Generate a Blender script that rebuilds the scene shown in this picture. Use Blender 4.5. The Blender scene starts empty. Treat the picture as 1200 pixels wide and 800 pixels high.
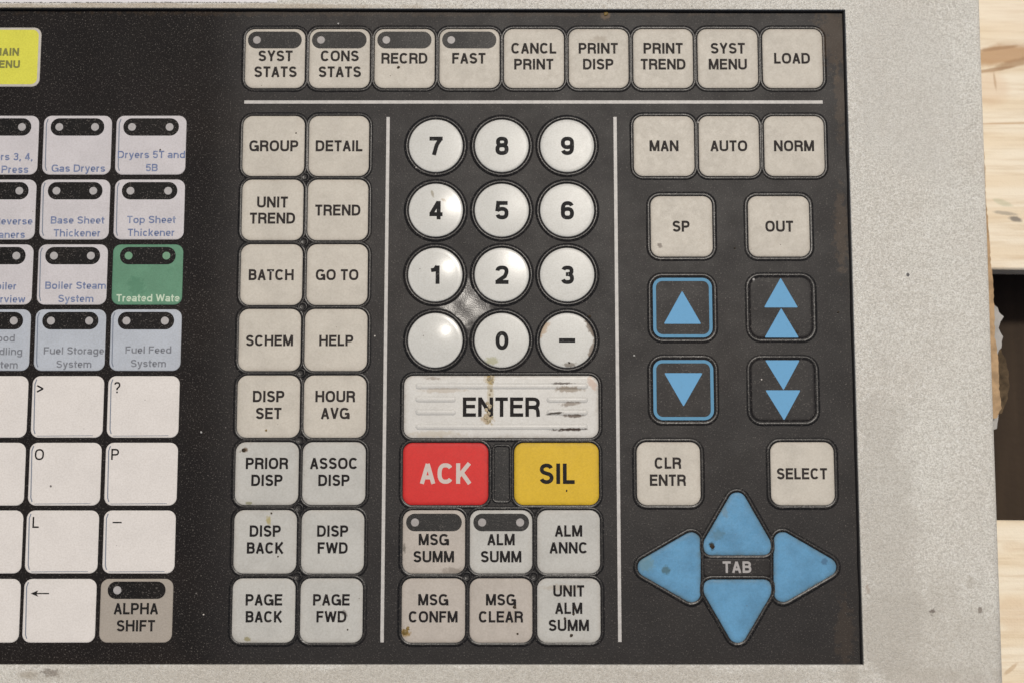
import bpy, math, random
from math import radians, sin, cos, pi, tan, atan2, hypot
from mathutils import Vector, noise
random.seed(7)
SC = bpy.context.scene
COL = SC.collection

# ------------------------------------------------------------------ camera
F = 1667.0                     # focal length in photo pixels (1200 wide)
K = 0.00025                    # metres per photo pixel on the panel
TH = math.atan(F / 13800.0)    # tilt from straight down
D = F * K
cam_d = bpy.data.cameras.new('camera')
cam = bpy.data.objects.new('camera', cam_d)
COL.objects.link(cam)
cam.location = (0, -D * sin(TH), D * cos(TH))
cam.rotation_euler = (TH, 0, 0)
cam_d.sensor_width = 36
cam_d.lens = F / 1200 * 36
cam_d.clip_start = 0.01
cam_d.clip_end = 50
cam_d.dof.use_dof = True
cam_d.dof.focus_distance = D
cam_d.dof.aperture_fstop = 9
SC.camera = cam

# ------------------------------------------------------------------ light
SUN = Vector((0.085, 0.262, 1.0)).normalized()      # towards the sun
SUN_EL = math.asin(SUN.z)
world = bpy.data.worlds.new('World')
SC.world = world
world.use_nodes = True
wn = world.node_tree
sky = wn.nodes.new('ShaderNodeTexSky')
sky.sky_type = 'NISHITA'
sky.sun_disc = False
sky.sun_elevation = SUN_EL
sky.sun_rotation = atan2(SUN.x, SUN.y)
sky.air_density = 0.6
sky.dust_density = 3.5
sky.ozone_density = 0.4
wn.links.new(sky.outputs[0], wn.nodes['Background'].inputs[0])
wn.nodes['Background'].inputs[1].default_value = 0.08
sl = bpy.data.lights.new('sun', 'SUN')
sl.energy = 2.0
sl.angle = radians(3.5)
sl.color = (1.0, 0.94, 0.85)
so = bpy.data.objects.new('sun', sl)
so.rotation_euler = SUN.to_track_quat('Z', 'Y').to_euler()
so.location = (0, 0.3, 2)
COL.objects.link(so)
SC.view_settings.view_transform = 'Standard'
SC.view_settings.look = 'None'
SC.view_settings.gamma = 1
SC.view_settings.use_curve_mapping = False
SC.view_settings.exposure = 0.0


# ------------------------------------------------------------------ coordinates
def W(px, py, z=0.0):
    """photo pixel -> point of the horizontal plane at height z (metres)"""
    x, y = (px - 600) / F, -(py - 400) / F
    dx, dy, dz = x, y * cos(TH) + sin(TH), y * sin(TH) - cos(TH)
    t = (z - cam.location.z) / dz
    return Vector((dx * t, cam.location.y + dy * t, z))


MM = 0.001
P = K           # one photo pixel on the panel


# ------------------------------------------------------------------ materials
def ramp(nt, src, stops):
    r = nt.nodes.new('ShaderNodeValToRGB')
    e = r.color_ramp.elements
    e[0].position, e[0].color = stops[0][0], (*stops[0][1], 1)
    e[1].position, e[1].color = stops[1][0], (*stops[1][1], 1)
    for p, c in stops[2:]:
        n = e.new(p)
        n.color = (*c, 1)
    nt.links.new(src, r.inputs[0])
    return r.outputs[0]


def mix(nt, fac, a, b, mode='MIX'):
    m = nt.nodes.new('ShaderNodeMix')
    m.data_type = 'RGBA'
    m.blend_type = mode
    for s, i in ((fac, 0), (a, 6), (b, 7)):
        if isinstance(s, (int, float)):
            m.inputs[i].default_value = s
        elif isinstance(s, tuple):
            m.inputs[i].default_value = (*s, 1)
        else:
            nt.links.new(s, m.inputs[i])
    return m.outputs[2]


def math_n(nt, op, a, b=0.0, c=None):
    m = nt.nodes.new('ShaderNodeMath')
    m.operation = op
    for i, s in enumerate((a, b) if c is None else (a, b, c)):
        if isinstance(s, (int, float)):
            m.inputs[i].default_value = s
        else:
            nt.links.new(s, m.inputs[i])
    return m.outputs[0]


def nz(nt, co, scale, detail=3, rough=0.5, dist=0.0, sc=None):
    n = nt.nodes.new('ShaderNodeTexNoise')
    n.inputs['Scale'].default_value = scale
    n.inputs['Detail'].default_value = detail
    n.inputs['Roughness'].default_value = rough
    n.inputs['Distortion'].default_value = dist
    if sc:
        mp = nt.nodes.new('ShaderNodeMapping')
        mp.inputs['Scale'].default_value = sc
        nt.links.new(co, mp.inputs[0])
        co = mp.outputs[0]
    nt.links.new(co, n.inputs['Vector'])
    return n.outputs['Fac']


def vor(nt, co, scale):
    n = nt.nodes.new('ShaderNodeTexVoronoi')
    n.inputs['Scale'].default_value = scale
    nt.links.new(co, n.inputs['Vector'])
    return n.outputs['Distance']


def maprange(nt, v, a, b, c=0.0, d=1.0):
    m = nt.nodes.new('ShaderNodeMapRange')
    m.interpolation_type = 'SMOOTHSTEP'
    nt.links.new(v, m.inputs[0])
    for i, q in enumerate((a, b, c, d)):
        m.inputs[i + 1].default_value = q
    return m.outputs[0]


def base(name, rough=0.5, spec=0.5):
    m = bpy.data.materials.new(name)
    m.use_nodes = True
    nt = m.node_tree
    b = nt.nodes['Principled BSDF']
    b.inputs['Roughness'].default_value = rough
    b.inputs['Specular IOR Level'].default_value = spec
    g = nt.nodes.new('ShaderNodeNewGeometry')
    return m, nt, b, g.outputs['Position']


def bump(nt, b, h, strength, dist):
    n = nt.nodes.new('ShaderNodeBump')
    n.inputs['Strength'].default_value = strength
    n.inputs['Distance'].default_value = dist
    nt.links.new(h, n.inputs['Height'])
    nt.links.new(n.outputs[0], b.inputs['Normal'])


def ellipse(nt, pos, px, py, rx, ry, rot=0.0, z=0.0, wob=0.5, wsc=900):
    """0..1 mask of a stain or other patch with its own ragged outline, centred where photo pixel px,py lies"""
    c = W(px, py, z)
    mp = nt.nodes.new('ShaderNodeMapping')
    mp.vector_type = 'TEXTURE'
    mp.inputs['Location'].default_value = (c.x, c.y, c.z)
    mp.inputs['Rotation'].default_value = (0, 0, rot)
    mp.inputs['Scale'].default_value = (rx * P, ry * P, 1)
    nt.links.new(pos, mp.inputs[0])
    ln = nt.nodes.new('ShaderNodeVectorMath')
    ln.operation = 'LENGTH'
    nt.links.new(mp.outputs[0], ln.inputs[0])
    n = nz(nt, pos, wsc, 4, 0.6)
    v = math_n(nt, 'ADD', ln.outputs['Value'], math_n(nt, 'MULTIPLY', math_n(nt, 'SUBTRACT', n, 0.5), wob * 4))
    return maprange(nt, v, 1.15, 0.55)


def key_material(name, rgb, rough=0.42, spec=0.14, mott=0.10, grime=(0.30, 0.25, 0.19), gr=0.26, spots=(), coat=0.0, fine=1.0):
    m, nt, b, pos = base(name, rough, spec)
    c = mix(nt, maprange(nt, nz(nt, pos, 120, 4, 0.6), 0.35, 0.7), rgb, tuple(x * (1 - mott) for x in rgb))
    # fine mottling
    c = mix(nt, maprange(nt, nz(nt, pos, 2200, 3, 0.7), 0.3, 0.75), c,
            mix(nt, 1.0, c, (0.86, 0.85, 0.83), 'MULTIPLY'))
    # grime gathered along the edges of the cap
    at = nt.nodes.new('ShaderNodeAttribute')
    at.attribute_name = 'grime'
    n = maprange(nt, nz(nt, pos, 420, 5, 0.7), 0.35, 0.8)
    e = math_n(nt, 'MULTIPLY', math_n(nt, 'MULTIPLY', at.outputs['Fac'], gr), math_n(nt, 'ADD', n, 0.45))
    c = mix(nt, e, c, grime)
    # yellow-brown blotches
    bl = maprange(nt, nz(nt, pos, 210, 5, 0.75), 0.60, 0.80, 0, 0.20)
    c = mix(nt, bl, c, tuple(x * y for x, y in zip(rgb, (0.75, 0.66, 0.52))))
    # tiny dark specks
    sp = maprange(nt, vor(nt, pos, 330), 0.075, 0.035)
    sp = math_n(nt, 'MULTIPLY', sp, maprange(nt, nz(nt, pos, 90, 3), 0.56, 0.66))
    c = mix(nt, math_n(nt, 'MULTIPLY', sp, 0.75), c, (0.09, 0.06, 0.04))
    for (px, py, rx, ry, rot, col, f) in spots:
        c = mix(nt, math_n(nt, 'MULTIPLY', ellipse(nt, pos, px, py, rx, ry, rot), f), c, col)
    nt.links.new(c, b.inputs['Base Color'])
    b.inputs['Coat Weight'].default_value = coat
    b.inputs['Coat Roughness'].default_value = 0.12
    r = maprange(nt, nz(nt, pos, 500, 4, 0.6), 0.3, 0.7, rough - 0.05 * fine ** 2, rough + 0.12 * fine ** 2)
    nt.links.new(r, b.inputs['Roughness'])
    bump(nt, b, math_n(nt, 'ADD', nz(nt, pos, 1700, 3, 0.6), math_n(nt, 'MULTIPLY', nz(nt, pos, 260, 2), 1.5 if fine > 0.55 else 0.25)), 0.30 * fine, 0.00006)
    return m


def panel_material(name, gloss_patch=False, rough=0.46, col=(0.0080, 0.0066, 0.0064), spec=0.20):
    m, nt, b, pos = base(name, rough, spec)
    sx = nt.nodes.new('ShaderNodeSeparateXYZ')
    nt.links.new(pos, sx.inputs[0])
    # the left part of the overlay has a coarser matt print than the right part
    left = maprange(nt, sx.outputs[0], W(300, 400).x, W(225, 400).x)
    c = mix(nt, maprange(nt, nz(nt, pos, 60, 5, 0.6), 0.35, 0.7), col, tuple(x * 1.25 for x in col))
    nt.links.new(math_n(nt, 'MULTIPLY_ADD', left, -0.55 * spec, spec), b.inputs['Specular IOR Level'])
    c = mix(nt, math_n(nt, 'MULTIPLY', maprange(nt, nz(nt, pos, 26, 4, 0.6), 0.45, 0.7), 0.25), c, (0.022, 0.016, 0.012))
    # dust: grains of two sizes
    g1 = maprange(nt, nz(nt, pos, 2300, 2, 0.75), 0.585, 0.70)
    c = mix(nt, math_n(nt, 'MULTIPLY', g1, math_n(nt, 'MULTIPLY_ADD', left, 0.30, 0.60)), c, (0.15, 0.135, 0.118))
    g2 = maprange(nt, vor(nt, pos, 620), 0.13, 0.04)
    g2 = math_n(nt, 'MULTIPLY', g2, maprange(nt, nz(nt, pos, 230, 3, 0.7), 0.46, 0.62))
    c = mix(nt, math_n(nt, 'MULTIPLY', g2, 0.40), c, (0.30, 0.27, 0.23))
    g3 = maprange(nt, vor(nt, pos, 150), 0.045, 0.015)
    g3 = math_n(nt, 'MULTIPLY', g3, maprange(nt, nz(nt, pos, 60, 2), 0.55, 0.6))
    c = mix(nt, g3, c, (0.6, 0.56, 0.5))
    # brown dirt near the frame corners
    for (px, py, rx, ry, f) in ((978, 40, 22, 50, 0.35), (986, 270, 9, 50, 0.35), (530, 14, 500, 6, 0.22), (986, 120, 8, 50, 0.3),
                                (710, 18, 6, 7, 0.9), (990, 740, 12, 40, 0.18)):
        c = mix(nt, math_n(nt, 'MULTIPLY', ellipse(nt, pos, px, py, rx, ry, 0, 0, 0.7, 500), f), c, (0.10, 0.065, 0.036))
    nt.links.new(c, b.inputs['Base Color'])
    r = math_n(nt, 'ADD', maprange(nt, nz(nt, pos, 90, 5, 0.6), 0.3, 0.7, rough - 0.02, rough + 0.04), math_n(nt, 'MULTIPLY', left, 0.06))
    if gloss_patch:
        gm = ellipse(nt, pos, 548, 356, 34, 34, 0, 0, 0.5, 260)
        r = math_n(nt, 'SUBTRACT', r, math_n(nt, 'MULTIPLY', gm, 0.19))
    if gloss_patch:
        sp_ = math_n(nt, 'ADD', math_n(nt, 'MULTIPLY_ADD', left, -0.55 * spec, spec), math_n(nt, 'MULTIPLY', gm, 0.33))
        nt.links.new(sp_, b.inputs['Specular IOR Level'])
    nt.links.new(r, b.inputs['Roughness'])
    h = math_n(nt, 'ADD', nz(nt, pos, 2300, 2, 0.7), math_n(nt, 'MULTIPLY', nz(nt, pos, 220, 3), 0.8))
    bump(nt, b, h, 0.55, 0.00007)
    return m


def housing_material():
    m, nt, b, pos = base('housing_paint', 0.55, 0.4)
    rgb = (0.755, 0.745, 0.665)
    c = mix(nt, maprange(nt, nz(nt, pos, 30, 5, 0.6), 0.3, 0.7), rgb, (0.68, 0.655, 0.575))
    grain = nz(nt, pos, 1700, 3, 0.6)
    sx = nt.nodes.new('ShaderNodeSeparateXYZ')
    nt.links.new(pos, sx.inputs[0])
    c = mix(nt, maprange(nt, grain, 0.48, 0.66, 0, 0.55), c, (0.40, 0.375, 0.32))
    c = mix(nt, maprange(nt, grain, 0.48, 0.34, 0, 0.6), c, (0.86, 0.85, 0.79))
    g2 = nz(nt, pos, 2600, 2, 0.6)
    c = mix(nt, maprange(nt, g2, 0.45, 0.62, 0, 0.6), c, (0.44, 0.41, 0.35))
    sp = maprange(nt, vor(nt, pos, 210), 0.06, 0.03)
    sp = math_n(nt, 'MULTIPLY', sp, maprange(nt, nz(nt, pos, 70, 3), 0.50, 0.6))
    c = mix(nt, math_n(nt, 'MULTIPLY', sp, 0.7), c, (0.10, 0.075, 0.05))
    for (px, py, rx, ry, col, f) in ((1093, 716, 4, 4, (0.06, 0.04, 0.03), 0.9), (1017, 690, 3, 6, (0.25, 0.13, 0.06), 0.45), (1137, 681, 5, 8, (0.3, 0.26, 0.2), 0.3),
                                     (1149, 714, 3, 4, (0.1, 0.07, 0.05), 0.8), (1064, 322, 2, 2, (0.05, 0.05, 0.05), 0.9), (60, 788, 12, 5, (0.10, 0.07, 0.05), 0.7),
                                     (30, 790, 20, 8, (0.25, 0.2, 0.13), 0.5), (1090, 770, 110, 90, (0.42, 0.38, 0.31), 0.35), (1040, 640, 40, 210, (0.42, 0.39, 0.33), 0.4), (500, 792, 700, 14, (0.42, 0.38, 0.31), 0.45), (1060, 100, 70, 130, (0.56, 0.54, 0.48), 0.35),  # wide lower patches: grainy grime, plus fading light painted into the colour
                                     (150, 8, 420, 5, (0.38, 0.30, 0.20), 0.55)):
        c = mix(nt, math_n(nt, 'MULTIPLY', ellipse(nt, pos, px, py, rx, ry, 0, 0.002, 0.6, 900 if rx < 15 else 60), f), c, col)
    nt.links.new(c, b.inputs['Base Color'])
    bump(nt, b, math_n(nt, 'ADD', grain, math_n(nt, 'MULTIPLY', g2, 0.7)), 1.0, 0.0003)
    return m


def wood_material(name, zz, stains=()):
    m, nt, b, pos = base(name, 0.6, 0.25)
    rgb = (0.86, 0.775, 0.61)
    warp = nz(nt, pos, 18, 3, 0.5, 0.0, (0.35, 1, 1))
    fib = nz(nt, pos, 700, 4, 0.6, 0.0, (0.06, 1, 1))
    mp = nt.nodes.new('ShaderNodeMapping')
    nt.links.new(pos, mp.inputs[0])
    wv = nt.nodes.new('ShaderNodeTexWave')
    wv.bands_direction = 'Y'
    wv.inputs['Scale'].default_value = 26
    wv.inputs['Distortion'].default_value = 5
    wv.inputs['Detail'].default_value = 3
    wv.inputs['Detail Scale'].default_value = 0.6
    mp.inputs['Scale'].default_value = (0.25, 1, 1)
    nt.links.new(mp.outputs[0], wv.inputs[0])
    c = mix(nt, maprange(nt, wv.outputs['Fac'], 0.35, 1.0, 0, 0.45), rgb, (0.76, 0.61, 0.40))
    c = mix(nt, maprange(nt, fib, 0.4, 0.75, 0, 0.5), c, (0.60, 0.45, 0.27))
    c = mix(nt, maprange(nt, warp, 0.4, 0.7, 0, 0.35), c, (0.88, 0.75, 0.58))
    for (px, py, rx, ry, rot, col, f, ws) in stains:
        c = mix(nt, math_n(nt, 'MULTIPLY', ellipse(nt, pos, px, py, rx, ry, rot, zz, 0.22, ws), f), c, col)
    nt.links.new(c, b.inputs['Base Color'])
    bump(nt, b, math_n(nt, 'ADD', fib, nz(nt, pos, 1500, 2)), 0.6, 0.0002)
    return m


def plain(name, rgb, rough=0.5, spec=0.4, var=0.12, scale=700, bmp=0.2):
    m, nt, b, pos = base(name, rough, spec)
    n = nz(nt, pos, scale, 4, 0.65)
    c = mix(nt, maprange(nt, n, 0.35, 0.7), rgb, tuple(x * (1 - var) for x in rgb))
    nt.links.new(c, b.inputs['Base Color'])
    if bmp:
        bump(nt, b, n, bmp, 0.0001)
    return m


def legend_material(name, rgb, wear_to, wear=0.5, lo=0.50, hi=0.75):
    """printed ink, thinned where fingers have rubbed it"""
    m, nt, b, pos = base(name, 0.6, 0.12)
    n = nz(nt, pos, 800, 4, 0.7)
    c = mix(nt, maprange(nt, n, lo, hi, 0, wear), rgb, wear_to)
    nt.links.new(c, b.inputs['Base Color'])
    return m


M = {}
BEIGE = (0.61, 0.572, 0.488)
M['beige'] = key_material('beige_key', BEIGE, spots=(
    (701, 47, 12, 5, 0, (0.36, 0.31, 0.24), 0.5), (773, 288, 3, 4, 0.5, (0.12, 0.09, 0.07), 0.7)))
M['pale'] = key_material('pale_grey_key', (0.54, 0.535, 0.49), spots=(
    (286, 527, 5, 3, 0.3, (0.12, 0.07, 0.03), 0.9), (315, 609, 3, 6, 0, (0.36, 0.30, 0.10), 0.8),
    (290, 748, 4, 3, 0, (0.25, 0.22, 0.10), 0.8), (291, 589, 5, 2, 0, (0.2, 0.19, 0.09), 0.7),
    (404, 718, 3, 6, 0.6, (0.12, 0.11, 0.09), 0.7), (660, 688, 25, 4, 0, (0.3, 0.22, 0.12), 0.3)))
M['tan'] = key_material('tan_key', (0.51, 0.465, 0.405), spots=(
    (475, 741, 6, 5, 0.3, (0.27, 0.17, 0.04), 0.9), (530, 668, 14, 4, 0, (0.16, 0.13, 0.10), 0.5),
    (474, 642, 2, 6, 0, (0.10, 0.09, 0.07), 0.7), (596, 722, 12, 10, 0, (0.33, 0.27, 0.2), 0.3)))
M['round'] = key_material('round_key_white', (0.655, 0.655, 0.605), spec=0.075, rough=0.24, mott=0.05, gr=0.2, fine=0.35, coat=0.0, spots=(
    (507, 228, 2, 6, 0.2, (0.22, 0.18, 0.10), 0.6), (520, 235, 2, 3, 1.0, (0.30, 0.22, 0.12), 0.6),
    (692, 385, 4, 14, 0.5, (0.10, 0.06, 0.03), 0.8), (694, 408, 3, 12, -0.4, (0.14, 0.09, 0.05), 0.7),
    (638, 385, 4, 12, -0.5, (0.42, 0.27, 0.13), 0.6), (668, 427, 8, 3, 0, (0.12, 0.09, 0.06), 0.7),
    (577, 423, 8, 5, 0, (0.35, 0.34, 0.16), 0.6)))
M['round_worn'] = key_material('round_key_white_polished', (0.655, 0.655, 0.605), spec=0.15, rough=0.20, mott=0.05, gr=0.2, fine=0.35, coat=0.0, spots=(
    (507, 228, 2, 6, 0.2, (0.22, 0.18, 0.10), 0.6), (520, 235, 2, 3, 1.0, (0.30, 0.22, 0.12), 0.6),
    (692, 385, 4, 14, 0.5, (0.10, 0.06, 0.03), 0.8), (694, 408, 3, 12, -0.4, (0.14, 0.09, 0.05), 0.7),
    (638, 385, 4, 12, -0.5, (0.42, 0.27, 0.13), 0.6), (668, 427, 8, 3, 0, (0.12, 0.09, 0.06), 0.7),
    (577, 423, 8, 5, 0, (0.35, 0.34, 0.16), 0.6)))
M['enter'] = key_material('enter_key_white', (0.67, 0.66, 0.61), rough=0.28, mott=0.06, gr=0.5, fine=0.5, coat=0.0, spots=(
    (575, 462, 4, 36, 0.03, (0.44, 0.36, 0.2), 0.55), (574, 443, 6, 7, 0, (0.35, 0.25, 0.07), 0.8),
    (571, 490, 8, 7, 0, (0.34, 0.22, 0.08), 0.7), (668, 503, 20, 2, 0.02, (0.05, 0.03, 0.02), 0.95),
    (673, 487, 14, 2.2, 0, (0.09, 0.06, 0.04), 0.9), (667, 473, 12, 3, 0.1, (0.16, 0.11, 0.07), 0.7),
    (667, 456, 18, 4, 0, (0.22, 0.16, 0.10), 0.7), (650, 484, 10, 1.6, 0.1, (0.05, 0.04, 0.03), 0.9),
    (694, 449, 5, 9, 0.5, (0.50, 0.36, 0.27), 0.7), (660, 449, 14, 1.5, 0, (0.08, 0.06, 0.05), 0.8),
    (510, 508, 34, 4, 0, (0.45, 0.38, 0.26), 0.4), (508, 443, 10, 2, 0, (0.2, 0.15, 0.1), 0.6), (520, 457, 30, 3, 0, (0.42, 0.34, 0.24), 0.45)))
M['white'] = key_material('white_window_key', (0.76, 0.725, 0.675), rough=0.4, mott=0.05, gr=0.12, fine=0.6, spots=(
    (59.5, 569, 1.6, 1.6, 0, (0.05, 0.04, 0.04), 0.9), (150, 612, 0.1, 0.1, 0, (0.1, 0.1, 0.1), 0)))
M['lilac'] = key_material('lilac_window_key', (0.63, 0.605, 0.605), rough=0.4, mott=0.08, gr=0.12, fine=0.6)
M['bluish'] = key_material('bluish_window_key', (0.49, 0.53, 0.575), rough=0.4, mott=0.08, gr=0.15, fine=0.6)
M['alpha'] = key_material('dull_tan_key', (0.40, 0.36, 0.305), rough=0.45, mott=0.06, gr=0.2)
M['green'] = key_material('green_window_key', (0.135, 0.30, 0.19), rough=0.45, mott=0.12, grime=(0.05, 0.15, 0.09), gr=0.3, spots=((160, 335, 10, 14, 0.5, (0.05, 0.16, 0.09), 0.4),))
M['yellow'] = key_material('yellow_window_key', (0.72, 0.70, 0.085), rough=0.45, mott=0.06, grime=(0.5, 0.48, 0.1), gr=0.1)
M['cream'] = plain('cream_border', (0.50, 0.47, 0.40))
M['red'] = key_material('red_key', (0.66, 0.030, 0.026), rough=0.42, mott=0.04, grime=(0.25, 0.02, 0.02), gr=0.5, fine=0.54)
M['amber'] = key_material('amber_key', (0.70, 0.46, 0.025), rough=0.42, mott=0.04, grime=(0.3, 0.2, 0.03), gr=0.5, fine=0.54)
M['blue'] = key_material('blue_key', (0.125, 0.33, 0.53), rough=0.42, mott=0.22, grime=(0.10, 0.15, 0.16), gr=0.7, spots=(
    (834, 639, 4, 5, 0, (0.02, 0.025, 0.02), 0.95), (842, 625, 9, 6, 0.5, (0.08, 0.17, 0.22), 0.6), (780, 667, 5, 6, 0, (0.06, 0.12, 0.13), 0.8),
    (966, 657, 4, 4, 0, (0.05, 0.12, 0.2), 0.7), (758, 660, 9, 10, 0, (0.14, 0.24, 0.24), 0.5), (848, 598, 4, 10, 0.5, (0.15, 0.22, 0.25), 0.5)))
M['panel'] = panel_material('membrane_overlay', True)
M['rim'] = panel_material('membrane_rim', False, 0.27, (0.010, 0.0095, 0.009), 0.22)
M['dark_window'] = panel_material('indicator_window_tint', False, 0.42, (0.0065, 0.0062, 0.006))
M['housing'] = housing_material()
M['line'] = plain('pale_print', (0.52, 0.50, 0.46), 0.45, var=0.2)
M['dot'] = plain('indicator_dot_grey', (0.33, 0.31, 0.29), 0.4, var=0.2)
M['dot_light'] = plain('indicator_dot_pale', (0.40, 0.385, 0.37), 0.4, var=0.15)
M['dot_green'] = plain('indicator_dot_green', (0.12, 0.28, 0.16), 0.4)
M['ink'] = legend_material('dark_ink', (0.010, 0.009, 0.009), (0.10, 0.08, 0.07), 0.3)
M['ink_grey'] = legend_material('grey_ink', (0.025, 0.021, 0.019), (0.14, 0.12, 0.10), 0.35)
M['ink_black'] = legend_material('black_ink', (0.012, 0.012, 0.012), (0.14, 0.14, 0.13), 0.6, 0.55, 0.72)
M['ink_blue'] = legend_material('faded_blue_ink', (0.14, 0.18, 0.31), (0.32, 0.36, 0.46), 0.7, 0.4, 0.7)
M['ink_faded'] = legend_material('faded_grey_ink', (0.18, 0.19, 0.21), (0.3, 0.32, 0.34), 0.6, 0.4, 0.7)
M['ink_olive'] = legend_material('olive_ink', (0.20, 0.20, 0.06), (0.3, 0.3, 0.1), 0.5)
M['ink_cream'] = legend_material('cream_ink', (0.60, 0.52, 0.46), (0.55, 0.35, 0.30), 0.4)
M['ink_pale'] = legend_material('pale_green_ink', (0.55, 0.66, 0.50), (0.35, 0.5, 0.35), 0.5)
M['ink_tab'] = legend_material('light_grey_ink', (0.40, 0.38, 0.36), (0.3, 0.28, 0.26), 0.4)
M['blue_print'] = legend_material('light_blue_print', (0.155, 0.38, 0.60), (0.14, 0.33, 0.5), 0.5)
M['blue_border'] = legend_material('dull_blue_print', (0.12, 0.30, 0.45), (0.10, 0.2, 0.3), 0.5)
M['card_edge'] = plain('card_edge_grey', (0.17, 0.20, 0.25), 0.5)
M['sticker'] = plain('sticker_paper', (0.72, 0.71, 0.70), 0.4, var=0.06)
M['shadow_strip'] = plain('black_shadow_strip', (0.012, 0.011, 0.010), 0.6, 0.3)
M['dirt'] = plain('dirt', (0.05, 0.035, 0.02), 0.7, 0.2, 0.5)
M['tan_dirt'] = plain('tan_dirt', (0.27, 0.18, 0.05), 0.5, 0.3, 0.5)
M['resin'] = plain('dried_drip', (0.42, 0.34, 0.20), 0.25, 0.25, 0.55, 1500, 1.0)
M['cardboard'] = plain('cardboard', (0.50, 0.34, 0.19), 0.75, 0.2, 0.35, 300, 0.8)
M['cardboard_dark'] = plain('dirty_cardboard', (0.13, 0.09, 0.05), 0.8, 0.2, 0.6, 250, 0.8)
M['paper'] = plain('torn_paper', (0.45, 0.44, 0.41), 0.6, 0.2, 0.2, 300, 0.5)


# ------------------------------------------------------------------ mesh helpers
def link(name, verts, faces, mat, parent=None, smooth=True, grime=None):
    me = bpy.data.meshes.new(name)
    me.from_pydata([tuple(v) for v in verts], [], faces)
    if mat is not None:
        me.materials.append(mat)
    if grime is not None:
        a = me.attributes.new('grime', 'FLOAT', 'POINT')
        a.data.foreach_set('value', grime)
    me.polygons.foreach_set('use_smooth', [smooth] * len(me.polygons))
    me.update()
    o = bpy.data.objects.new(name, me)
    COL.objects.link(o)
    if parent is not None:
        o.parent = parent
        # every parent stands at the origin of the place, so children need no inverse
    return o


def contour(poly, r, seg=7):
    """rounded convex polygon, counter-clockwise -> [(point, outward normal)]"""
    n = len(poly)
    out = []
    for i in range(n):
        p0, p1, p2 = poly[i - 1], poly[i], poly[(i + 1) % n]
        a = (p1 - p0).normalized()
        b = (p2 - p1).normalized()
        na, nb = Vector((a.y, -a.x)), Vector((b.y, -b.x))
        ang = math.acos(max(-1, min(1, na.dot(nb))))
        t = r * tan(ang / 2)
        c = p1 - a * t - na * r
        th0 = atan2(na.y, na.x)
        for k in range(seg + 1):
            th = th0 + ang * k / seg
            nn = Vector((cos(th), sin(th)))
            out.append((c + nn * r, nn))
    return out


def circle_contour(c, r, n=56):
    return [(c + Vector((cos(2 * pi * k / n), sin(2 * pi * k / n))) * r, Vector((cos(2 * pi * k / n), sin(2 * pi * k / n)))) for k in range(n)]


def rect_poly(x0, y0, x1, y1):
    """photo-pixel box -> counter-clockwise corner points on the panel"""
    return [W(x0, y1).xy, W(x1, y1).xy, W(x1, y0).xy, W(x0, y0).xy]


def upright_rect(x0, y0, x1, y1):
    """the same, made a true rectangle"""
    a, b, c, d = rect_poly(x0, y0, x1, y1)
    cx, cy = (a.x + b.x + c.x + d.x) / 4, (a.y + b.y + c.y + d.y) / 4
    w, h = (b.x - a.x + c.x - d.x) / 4, (d.y - a.y + c.y - b.y) / 4
    return [Vector((cx - w, cy - h)), Vector((cx + w, cy - h)), Vector((cx + w, cy + h)), Vector((cx - w, cy + h))]


def loft(rings, close_top=True):
    v, f = [], []
    n = len(rings[0])
    for r in rings:
        v += r
    for k in range(len(rings) - 1):
        for i in range(n):
            j = (i + 1) % n
            f.append((k * n + i, k * n + j, (k + 1) * n + j, (k + 1) * n + i))
    if close_top:
        f.append(tuple((len(rings) - 1) * n + i for i in range(n)))
    return v, f


def cap(name, ct, mat, parent, prof, dome, inner=(0.85, 0.6, 0.35, 0.12), z_off=0.0):
    """prof: [(offset px, z mm, grime)], dome: height in mm reached at the middle"""
    rings, gr = [], []
    for d, z, g in prof:
        rings.append([Vector((*(p + nn * d * P), z * MM + z_off)) for p, nn in ct])
        gr += [g] * len(ct)
    last = rings[-1]
    cen = sum((v for v in last), Vector((0, 0, 0))) / len(last)
    z0 = prof[-1][1]
    for s in inner:
        z = z0 + dome * (1 - s * s)
        rings.append([Vector((cen.x + (v.x - cen.x) * s, cen.y + (v.y - cen.y) * s, z * MM + z_off)) for v in last])
        gr += [0.0] * len(ct)
    v, f = loft(rings)
    return link(name, v, f, mat, parent, True, gr), cen


def band(name, ct, mat, parent, prof):
    rings = [[Vector((*(p + nn * d * P), z * MM)) for p, nn in ct] for d, z in prof]
    v, f = loft(rings, False)
    return link(name, v, f, mat, parent)


CAP = [(0.7, -0.02, 1), (0.1, 0.10, 1), (-0.7, 0.17, 0.9), (-1.8, 0.205, 0.55), (-4.0, 0.215, 0.2), (-6.0, 0.22, 0.0)]
RIM = [(0.2, 0.06), (0.8, 0.13), (1.5, 0.21), (2.2, 0.265), (2.9, 0.275), (3.6, 0.23), (4.3, 0.12), (5.0, 0.02), (5.6, -0.06)]


def rim_prof(w=1.0, h=1.0):
    return [(d * w, z * h * 0.62) for d, z in RIM]


# ------------------------------------------------------------------ stroke lettering
def arc(cx, cy, rx, ry, a0, a1, n=12, p=2.5):
    out = []
    for k in range(n + 1):
        a = radians(a0 + (a1 - a0) * k / n)
        c, s = cos(a), sin(a)
        out.append((cx + rx * math.copysign(abs(c) ** (2 / p), c), cy + ry * math.copysign(abs(s) ** (2 / p), s)))
    return out


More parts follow.
